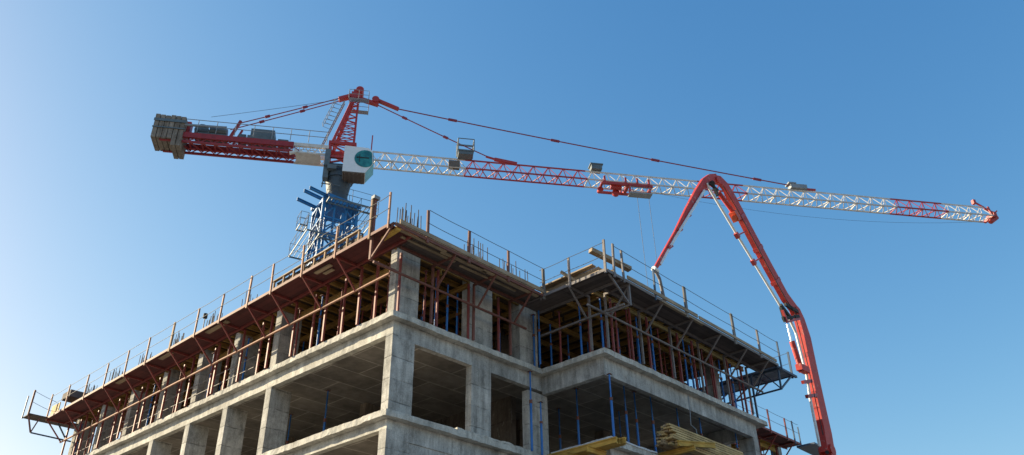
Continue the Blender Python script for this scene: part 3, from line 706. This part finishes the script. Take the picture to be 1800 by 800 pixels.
m = MB(); m.box(.25,1.0,-.35,.35,46.9,47.5); m.tube((.9,-.42,47.75),(.9,.42,47.75),.32,14); m.bar((.4,0,47.3),(-.75,0,46.75),.5,.24); m.bar((.7,0,47.1),(2.5,0,46.6),.4,.24); m.box(.4,.9,-.3,.3,47.5,47.8); m.tube((2.25,-.3,47.0),(2.25,.3,47.0),.3,12); m.bar((2.2,.0,47.15),(4.2,.0,46.35),.32,.22); part(m, 'apex_head', 'cranered')
m = MB()
for x0, x1, y0, y1 in ((.1,1.7,-1.05,-.5),(.1,1.7,.5,1.0)):
    for i in range(5): m.box(x0,x1,y0+i*(y1-y0)/5,y0+i*(y1-y0)/5+.05,46.2,46.24)
    for hz in (.45,.9):
        for a, b in (((x0,y0),(x1,y0)),((x1,y0),(x1,y1)),((x0,y0),(x0,y1))): m.tube((*a,46.2+hz),(*b,46.2+hz),.022,5)
    for q in ((x0,y0),(x1,y0),(x1,y1),((x0+x1)/2,y0)): m.tube((*q,46.2),(*q,47.1),.022,5)
part(m, 'apex_platform', 'galv')
# ladder with hoops
m = MB(); a0, a1 = Vector((-1.6,-.5,41.6)), Vector((-.25,-.35,46.4)); dy = Vector((0,.4,0))
m.tube(a0,a1,.05,5); m.tube(a0+dy,a1+dy,.05,5)
for i in range(17):
    p = a0.lerp(a1,i/16); m.tube(p,p+dy,.02,4)
for i in range(7):
    p = a0.lerp(a1,.42+i*.09); out = Vector((-.72,0,.2)); m.path([p-dy*.3, p+out-dy*.1, p+out+dy*1.1, p+dy*1.3], .022, 4)
for k in (-.1,1.1): m.tube(a0.lerp(a1,.42)+Vector((-.72,0,.2))+dy*k, a0.lerp(a1,.96)+Vector((-.72,0,.2))+dy*k, .02, 4)
part(m, 'ladder', 'galv')
# cab
m = MB(); prof = [(.3,38.25),(2.0,38.25),(2.55,39.1),(2.45,40.35),(2.1,40.6),(.3,40.65)]
m.prism([(x,-2.0,z) for x, z in prof], (0,1.5,0)); cb = part(m, 'cab', 'cabwhite')
m = MB(); m.box(.32,1.98,-1.98,-.52,38.17,38.247)
for i in range(5): m.box(.45+.32*i,.55+.32*i,-1.9,-.6,38.10,38.168)
part(m, 'cab_floor', 'cabunder', TJ, cb)
m = MB(); n = 22; pts = []
for i in range(n):
    t_ = 2*math.pi*i/n; x = 1.93+.82*math.cos(t_); z = 39.55+.80*math.sin(t_)
    pts.append((min(x,2.50-.09*max(0,z-39.1) if z > 39.1 else 2.52-(39.1-z)*.64),-2.03,z))
m.prism(pts, (0,.025,0)); part(m, 'side_window', 'glass', TJ, cb)
m = MB(); m.bar((1.25,-2.045,39.62),(2.2,-2.045,39.62),.02,.10); m.bar((1.5,-2.045,39.15),(1.5,-2.045,39.9),.05,.02); part(m, 'window_handrail', 'rubber', TJ, cb)
m = MB(); m.prism([(2.03,-1.95,38.27),(2.58,-1.95,39.1),(2.60,-1.95,39.14),(2.50,-1.95,40.33),(2.47,-1.95,40.3),(2.53,-1.95,39.1)], (0,1.4,0)); part(m, 'windscreen', 'glass', TJ, cb)
m = MB(); m.bar((2.3,-1.0,40.6),(2.3,-1.0,42.6),.09); part(m, 'marker_post', 'cranered')
# jib: three chords, bracing on all faces, painted in bands
ZB, ZT, HW = 40.55, 41.75, .58
bands = [(1.6,9.9,'cranewhite'),(9.9,20.0,'cranered'),(20.0,29.85,'cranewhite'),(29.85,34.0,'cranered'),(34.0,47.9,'cranewhite'),(47.9,52.9,'cranered'),(52.9,57.3,'cranewhite')]
for s0, s1, mt in bands:
    m = MB(); L = s1-s0; n = max(2, round(L/1.25)); st = L/n
    for y in (-HW, HW): m.bar((s0,y,ZB),(s1,y,ZB),.10)
    m.bar((s0,0,ZT),(s1,0,ZT),.10)
    for i in range(n):
        x = s0+i*st; xm = x+st/2
        for y in (-HW, HW): m.bar((x,y,ZB),(xm,0,ZT),.05); m.bar((xm,0,ZT),(x+st,y,ZB),.05)
        m.bar((x,-HW,ZB),(xm,HW,ZB),.06); m.bar((xm,HW,ZB),(x+st,-HW,ZB),.06)
        if i % 2 == 0: m.bar((x,-HW,ZB),(x,HW,ZB),.06)
    part(m, 'jib_section', mt)
m = MB(); m.bar((57.3,-.3,ZT-.1),(57.5,-.3,ZB),.14); m.bar((57.3,.6,ZB),(57.3,-.6,ZB),.2); m.tube((57.5,-.2,ZB-.1),(57.5,.2,ZB-.1),.3,12); m.bar((57.2,0,ZT),(56.4,0,ZT+.5),.12); m.bar((57.2,0,ZT-.1),(58.2,0,ZT-.6),.14); m.box(57.5,57.8,-.5,.5,ZB+.05,ZB+.5); m.bar((57.6,0,ZB+.3),(58.4,0,ZT-.25),.12); m.box(56.2,56.45,-.15,.15,ZT+.3,ZT+.7); m.tube((58.0,-.15,ZB+.15),(58.0,.15,ZB+.15),.22,10); part(m, 'jib_tip', 'cranered')
m = MB(); m.box(38.4,39.9,-.3,.3,ZT+.1,ZT+.5); m.box(38.2,38.9,-.35,.35,ZT+.5,ZT+.62); part(m, 'jib_fitting', 'galv')
m = MB(); m.box(20.5,21.4,-.35,.4,ZT+.12,ZT+.55); m.box(20.4,21.5,-.4,.45,ZT+.56,ZT+.66); part(m, 'jib_fitting', 'cranegrey')
m = MB(); m.bar((39.0,0,ZT+.2),(40.8,0,ZT+.22),.16); part(m, 'tie_anchor', 'cranered')
m = MB(); m.bar((12.3,0,ZT+.35),(14.2,0,ZT+.08),.2,.26); m.bar((11.6,0,ZT+.55),(12.6,0,ZT+.3),.12,.14); part(m, 'tie_anchor', 'cranered')
# inspection basket on the jib
m = MB(); m.box(9.2,10.5,-.9,.1,ZT+.30,ZT+.42); m.box(9.25,10.45,-.85,.05,ZT+.0,ZT+.29); 
for hz in (.85,1.5):
    for a, b in (((9.2,-.9),(10.5,-.9)),((10.5,-.9),(10.5,.1)),((9.2,.1),(10.5,.1)),((9.2,-.9),(9.2,.1))): m.tube((*a,ZT+hz),(*b,ZT+hz),.04,5)
for q in ((9.2,-.9),(10.5,-.9),(9.2,.1),(10.5,.1)): m.tube((*q,ZT+.3),(*q,ZT+1.5),.05,5)
part(m, 'inspection_basket', 'cranegrey')
m = MB(); m.box(8.5,9.4,-.64,-.2,ZB-.02,ZB+.62); part(m, 'winch_box', 'cabunder')
# tie bars
def tie(p, q, name, nodes=(), r=.055, mat='cable'):
    m = MB(); p = Vector(p); q = Vector(q); m.sag(p, q, r, (q-p).length*.004, 10, 6)
    for f in nodes:
        a = p.lerp(q, f-.006-.15/(q-p).length)-Vector((0,0,(q-p).length*.004*4*f*(1-f))); b = p.lerp(q, f+.006+.15/(q-p).length)-Vector((0,0,(q-p).length*.004*4*f*(1-f))); m.bar(a, b, .15, .17)
    part(m, name, mat)
tie((4.0,0,46.4),(40.6,0,ZT+.25),'jib_tie',(.13,.37,.61,.86),.05)
tie((2.4,0,46.6),(11.8,0,ZT+.52),'jib_tie',(.25,.62),.045)
for y, s in ((-.45,1),(.45,1)): tie((-.7,y*.4,46.75),(-8.2 if y<0 else -8.9,y,42.95),'counter_tie',(.35,.72),.042)
tie((-.3,-.8,46.2),(-10.2,-.9,43.0),'signal_wire',(),.015,'wire')
# trolley
m = MB(); 
for x in (21.4,23.2,24.2,25.2): m.bar((x,-.75,ZB-.25),(x,-.75,ZB+.35),.14); m.bar((x,.75,ZB-.25),(x,.75,ZB+.25),.14)
m.bar((21.2,-.7,ZB-.32),(25.5,-.7,ZB-.30),.22); m.bar((21.2,.7,ZB-.32),(25.5,.7,ZB-.30),.18); m.bar((21.2,-.7,ZB-.32),(21.2,.7,ZB-.32),.18); m.bar((25.4,-.7,ZB-.32),(25.4,.7,ZB-.32),.18); m.bar((23.4,-.7,ZB-.32),(23.4,.7,ZB-.32),.25)
m.tube((22.5,-.12,ZB-.75),(22.5,.12,ZB-.75),.32,12); m.tube((21.2,-.12,ZB-.55),(21.2,.12,ZB-.55),.25,12); m.tube((22.0,-.35,ZB-.45),(22.9,-.35,ZB-.45),.2,10)
for x in (23.5,25.2): m.bar((x,-.9,ZB-.3),(x-.1,-.9,ZB-1.35),.14)
tr = part(m, 'trolley', 'cranered')
m = MB(); m.box(23.3,25.2,-1.3,-.6,ZB-1.46,ZB-1.36); m.bar((23.3,-1.28,ZB-.9),(25.2,-1.28,ZB-.9),.05); part(m, 'trolley_basket', 'galv', TJ, tr)
m = MB()
for x in (24.3,25.3): m.tube((x,-.1,ZB-.6),(x+.25,-.1,14),.017,4)
part(m, 'hoist_rope', 'wire')
m = MB(); m.sag((26,0,ZB-.4),(56.5,0,ZB-.35),.012,1.1,14,4); part(m, 'trolley_rope', 'wire')
# counter jib
m = MB()
for y in (-.75,.75): m.bar((-13.6,y,41.15),(-3.7,y,41.15),.22,.46)
for i in range(11):
    x = -13.4+i*.93; m.bar((x,-.64,40.7),(x+.93,.64,40.7),.08); m.bar((x,-.64,40.85),(x,.64,40.85),.1)
for y in (-.75,.75): m.bar((-13.6,y,40.55),(-3.7,y,40.55),.16)
for i in range(11):
    x = -13.4+i*.93
    for y in (-.75,.75): m.bar((x,y,40.6),(x+.46,y,40.95),.06); m.bar((x+.46,y,40.95),(x+.93,y,40.6),.06)
m.bar((-8.6,-.6,41.3),(-8.0,-.6,43.1),.2); m.bar((-8.6,.6,41.3),(-8.0,.6,43.1),.14)
part(m, 'counter_jib', 'darkred')
m = MB()
for y in (-.75,.75): m.bar((-3.68,y,41.2),(-1.0,y,41.2),.2,.3); m.bar((-3.68,y,40.5),(-1.0,y,40.5),.14)
m.box(-3.5,-1.6,-.65,.65,40.52,40.56); m.bar((-3.9,-.8,40.3),(-3.3,-.8,40.55),.2)
for i in range(5):
    x = -3.6+i*.52
    for y in (-.75,.75): m.bar((x,y,40.6),(x+.26,y,41.1),.06); m.bar((x+.26,y,41.1),(x+.52,y,40.6),.06)
part(m, 'counter_jib_root', 'cranewhite')
m = MB()
for hz in (.6,1.15):
    m.tube((-12.4,-.95,41.4+hz),(-1.2,-.95,41.4+hz),.03,5); m.tube((-12.4,.95,41.4+hz),(-1.2,.95,41.4+hz),.03,5)
for i in range(9):
    x = -12.4+1.4*i
    for y in (-.95,.95): m.tube((x,y,41.4),(x,y,42.55),.03,5)
part(m, 'counter_jib_railing', 'galv')
m = MB(); m.box(-7.1,-5.3,-.6,.5,41.45,42.5); m.box(-7.3,-5.2,-.65,.55,41.42,41.8); m.box(-5.0,-4.2,-.4,.4,41.42,41.85); m.box(-8.0,-7.45,-.4,.4,41.45,42.0); part(m, 'switch_cabinet', 'cranegrey')
m = MB(); m.tube((-10.8,-.5,42.0),(-10.8,.5,42.0),.55,14); m.box(-11.3,-10.2,-.5,.5,41.45,41.9); m.tube((-10.2,-.3,42.1),(-8.9,-.3,42.05),.3,12); m.box(-11.0,-8.9,-.55,.5,41.42,41.7); m.box(-9.6,-9.2,-.2,.2,42.2,42.6); part(m, 'winch', 'cranegrey')
m = MB(); m.tube((-12.4,-.9,42.0),(-8.9,-.85,42.15),.10,6); part(m, 'handrail_beam', 'galv')
m = MB(); m.box(-14.2,-11.95,.2,.8,42.76,43.15); m.box(-13.0,-11.7,-.3,.34,41.6,42.8); part(m, 'counterweight_frame', 'cranered')
for i in range(6):
    x0 = -14.2+i*.38
    low = 40.55 if i < 4 else 39.95
    m = MB(); m.box(x0,x0+.33,-1.02+.012*(i%3),.85,low+.02*(i%2),42.75-.03*(i%3))
    part(m, 'counterweight_block', 'cwt')
m = MB(); m.bar((-14.25,-1.06,42.2),(-11.9,-1.06,42.2),.05,.24); m.bar((-14.25,-1.06,41.5),(-11.9,-1.06,41.5),.05,.1); part(m, 'clamp_bar', 'cranegrey')

# ------------------------------------------------------------------ concrete pump boom
P0 = Vector((9.5,-4.0,16.95)); U = Vector((math.cos(R(0)), math.sin(R(0)), 0)); NV = Vector((-U.y, U.x, 0))
def onplane(px, py_, off=0):
    d = AR*((px-900)/1463) + AD*((py_-400)/1463) + AF
    t_ = ((P0+NV*off-CAM).dot(NV))/d.dot(NV); return CAM+d*t_
pb = thing('concrete_pump', 'red folding boom of a concrete pump reaching over the right end of the building', 'pump boom', tuple(onplane(1455,830).xy)+(0,))
tip, elb, j2, base = onplane(1152,474), onplane(1254,320), onplane(1396,545), onplane(1447,775)
def tapered(m, p, q, w0, w1, t0, t1, shift=0):
    # box section in the boom plane: w = depth in plane, t = thickness across
    p = Vector(p); q = Vector(q); d = (q-p).normalized(); nn = d.cross(NV).normalized()
    vs = []
    for c, w_, t_ in ((p,w0,t0),(q,w1,t1)):
        for a, b in ((-1,-1),(1,-1),(1,1),(-1,1)): vs.append(c+nn*(a*w_/2)+NV*(b*t_/2))
    return m.add(vs, [(3,2,1,0),(4,5,6,7),(0,1,5,4),(1,2,6,5),(2,3,7,6),(3,0,4,7)])
d1 = (elb-tip).normalized(); d2 = (j2-elb).normalized(); d3 = (base-j2).normalized()
KW, KT = 1.4, .74
def section(name, px, ws, ts, mat='boomred'):
    m = MB(); P = [onplane(*q) for q in px]; vs = []
    for i, p in enumerate(P):
        d = (P[min(i+1,len(P)-1)]-P[max(i-1,0)]).normalized(); nn = d.cross(NV).normalized()
        k_ = (p-CAM).dot(AF)/33
        for a, b in ((-1,-1),(1,-1),(1,1),(-1,1)): vs.append(p+nn*(a*ws[i]*KW*k_/2)+NV*(b*ts[i]*KT*k_/2))
    fs = [(3,2,1,0), tuple(4*(len(P)-1)+k for k in range(4))]
    for i in range(len(P)-1):
        for k in range(4): fs.append((4*i+k, 4*i+(k+1)%4, 4*i+4+(k+1)%4, 4*i+4+k))
    m.add(vs, fs); return m
s1 = section('tip_section', [(1151,473),(1187,412),(1208,371),(1225,341),(1238,322),(1248,315),(1259,314)], [.12,.17,.21,.25,.28,.28,.26], [.10,.12,.14,.16,.18,.2,.2])
s1.build('tip_section', 'boomred', pb)
s2 = section('middle_section', [(1254,315),(1265,318),(1275,329),(1287,350),(1316,406),(1348,466),(1379,522),(1397,546)], [.24,.27,.30,.34,.37,.36,.34,.30], [.2,.22,.24,.26,.27,.28,.28,.28])
s2.tube(onplane(1258,318)-NV*.18, onplane(1258,318)+NV*.18, .17, 16); s2.build('middle_section', 'boomred', pb)
s3 = section('base_section', [(1398,545),(1405,562),(1414,592),(1426,650),(1440,715),(1450,760),(1455,800)], [.30,.37,.44,.46,.46,.46,.50], [.30,.32,.34,.34,.36,.38,.46])
s3.tube(onplane(1397,547)-NV*.2, onplane(1397,547)+NV*.2, .2, 16); s3.tube(onplane(1454,793)-NV*.30, onplane(1454,793)+NV*.30, .27, 18); s3.build('base_section', 'boomred', pb)
base = onplane(1455,800); d3 = (base-onplane(1450,760)).normalized()
g0 = Vector((base.x,base.y,0))
m = MB(); tapered(m, base+d3*.05, g0+U*.6+Vector((0,0,2.2)), .8,1.0,.7,.8); m.tube(g0+U*.6+Vector((0,0,1.0)), g0+U*.6+Vector((0,0,2.4)), .6, 18); m.build('lower_arm', 'boomred', pb)
m = MB(); m.box(g0.x-1.1,g0.x+1.6,g0.y-2.5,g0.y+5.2-2.5,.55,1.05); m.build('chassis', 'greysteel', pb)
for sx in (-1,1):
    for sy in (-1.7,0.2,1.8): c = Vector((g0.x+.25+sx*1.15,g0.y+sy,.5)); MB().tube(c-Vector((.15,0,0)), c+Vector((.15,0,0)), .5, 20).build('wheel', 'rubber', pb)
# delivery pipes beside the sections
def offs(p, d, o): return p + d.cross(NV).normalized()*o
nn2 = d2.cross(NV).normalized(); nn1 = d1.cross(NV).normalized(); nn3 = d3.cross(NV).normalized()
A_ = onplane(1246,330,-.1); B_ = onplane(1300,420,-.1); C_ = onplane(1378,548,-.1)
m = MB(); m.path([onplane(1243,322,-.1), A_, B_, C_, onplane(1386,562,-.1)], .065, 8); m.build('delivery_pipe', 'boomwhite', pb)
m = MB(); m.path([onplane(1238,335,-.15), onplane(1215,372,-.12), onplane(1186,420,-.08), onplane(1160,465)], .06, 8); m.build('delivery_pipe', 'boomwhite', pb)
m = MB(); m.path([onplane(1388,562,-.1), onplane(1399,585,-.1), onplane(1418,660,-.1), onplane(1424,700,-.1), onplane(1441,785,-.1)], .07, 8); m.build('delivery_pipe', 'boomwhite', pb)
# clamps
for (x, y), (x2, y2) in (((1296,414),(1310,407)),((1325,461),(1338,452))):
    m = MB(); m.bar(onplane(x,y,-.12), onplane(x2,y2), .07); m.bar(onplane(x-3,y-4,-.1), onplane(x+2,y+4,-.1), .19); m.build('pipe_clamp', 'cranered', pb)
for x, y in ((1209,381),(1194,406),(1177,435)): MB().bar(onplane(x-3,y+2,-.05), onplane(x+4,y-3,-.05), .12).build('pipe_clamp', 'cranered', pb)
# cylinders and knuckle links
m = MB(); m.tube(onplane(1263,338,-.2), onplane(1288,372,-.2), .11, 12); m.build('cylinder', 'boomred', pb)
m = MB(); m.tube(onplane(1255,327,-.2), onplane(1264,340,-.2), .055, 10); m.build('cylinder_rod', 'chrome', pb)
m = MB(); m.box(0,.0001,0,.0001,0,.0001) if False else None
m = MB(); m.bar(onplane(1287,372,-.18), onplane(1296,388,-.18), .34, .3); m.tube(onplane(1291,383,-.4), onplane(1291,383,.1), .13, 12); m.build('cylinder_bracket', 'boomlit', pb)
m = MB(); m.bar(onplane(1250,318,-.22), onplane(1262,345,-.22), .12, .14); m.bar(onplane(1247,322,-.22), onplane(1262,335,-.22), .1); m.tube(onplane(1253,322,-.35), onplane(1253,322,.3), .1, 12); m.build('elbow_link', 'rubber', pb)
m = MB(); m.tube(onplane(1392,600,-.24), onplane(1408,648,-.24), .13, 12); m.bar(onplane(1404,645,-.24), onplane(1418,652,-.2), .3); m.build('cylinder', 'boomred', pb)
m = MB(); m.tube(onplane(1384,570,-.24), onplane(1392,602,-.24), .06, 10); m.build('cylinder_rod', 'chrome', pb)
m = MB(); m.bar(onplane(1372,536,-.24), onplane(1392,562,-.24), .12, .16); m.bar(onplane(1376,560,-.24), onplane(1404,556,-.24), .1, .16); m.bar(onplane(1372,540,-.24), onplane(1380,566,-.24), .12); m.bar(onplane(1380,535,-.24), onplane(1402,548,-.24), .12, .16); m.build('knuckle_link', 'rubber', pb)
m = MB(); m.bar(onplane(1375,545,-.3), onplane(1383,566,-.3), .12); m.bar(onplane(1383,566,-.3), onplane(1408,560,-.3), .1); m.build('knuckle_link', 'cranered', pb)
for x, y in ((1409,652),(1414,672),(1421,697)): MB().bar(onplane(x-3,y,-.2), onplane(x+12,y-2,-.1), .14, .16).build('pipe_clamp', 'cranered', pb)
m = MB(); m.tube(onplane(1454,795,-.42), onplane(1454,795,-.2), .09, 10); m.build('pin', 'rubber', pb)
m = MB(); m.path([onplane(q[0]+3,q[1]+1,-.3) for q in ((1268,326),(1290,362),(1316,410),(1348,470),(1379,526),(1397,552))], .022, 6); m.build('hydraulic_hose', 'rubber', pb)
m = MB(); m.path([onplane(q[0],q[1],-.3) for q in ((1397,552),(1406,585),(1422,650),(1436,715),(1447,765))], .022, 6); m.build('hydraulic_hose', 'rubber', pb)
for q, q2 in (((1300,378),(1303,384)),((1331,434),(1334,440)),((1362,492),(1365,498)),((1419,622),(1421,630)),((1433,690),(1435,698))):
    k_ = (onplane(*q)-CAM).dot(AF)/33; m = MB(); tapered(m, onplane(*q), onplane(*q2), .40*KW*k_, .40*KW*k_, .30*KT*k_+.03, .30*KT*k_+.03); m.build('reinforcing_band', 'cranered', pb)
# end hose on the deck
m = MB(); e0 = onplane(1152,474); m.path([e0, e0+Vector((.05,0,-.1)), e0+Vector((.2,-.02,-.35)), e0+Vector((.42,0,-1.3))], .065, 8); m.build('end_hose', 'greysteel', pb)
m = MB(); m.tube(e0-Vector((.15,0,0)), e0+Vector((.12,0,-.05)), .11, 10); m.build('hose_coupling', 'boomwhite', pb)
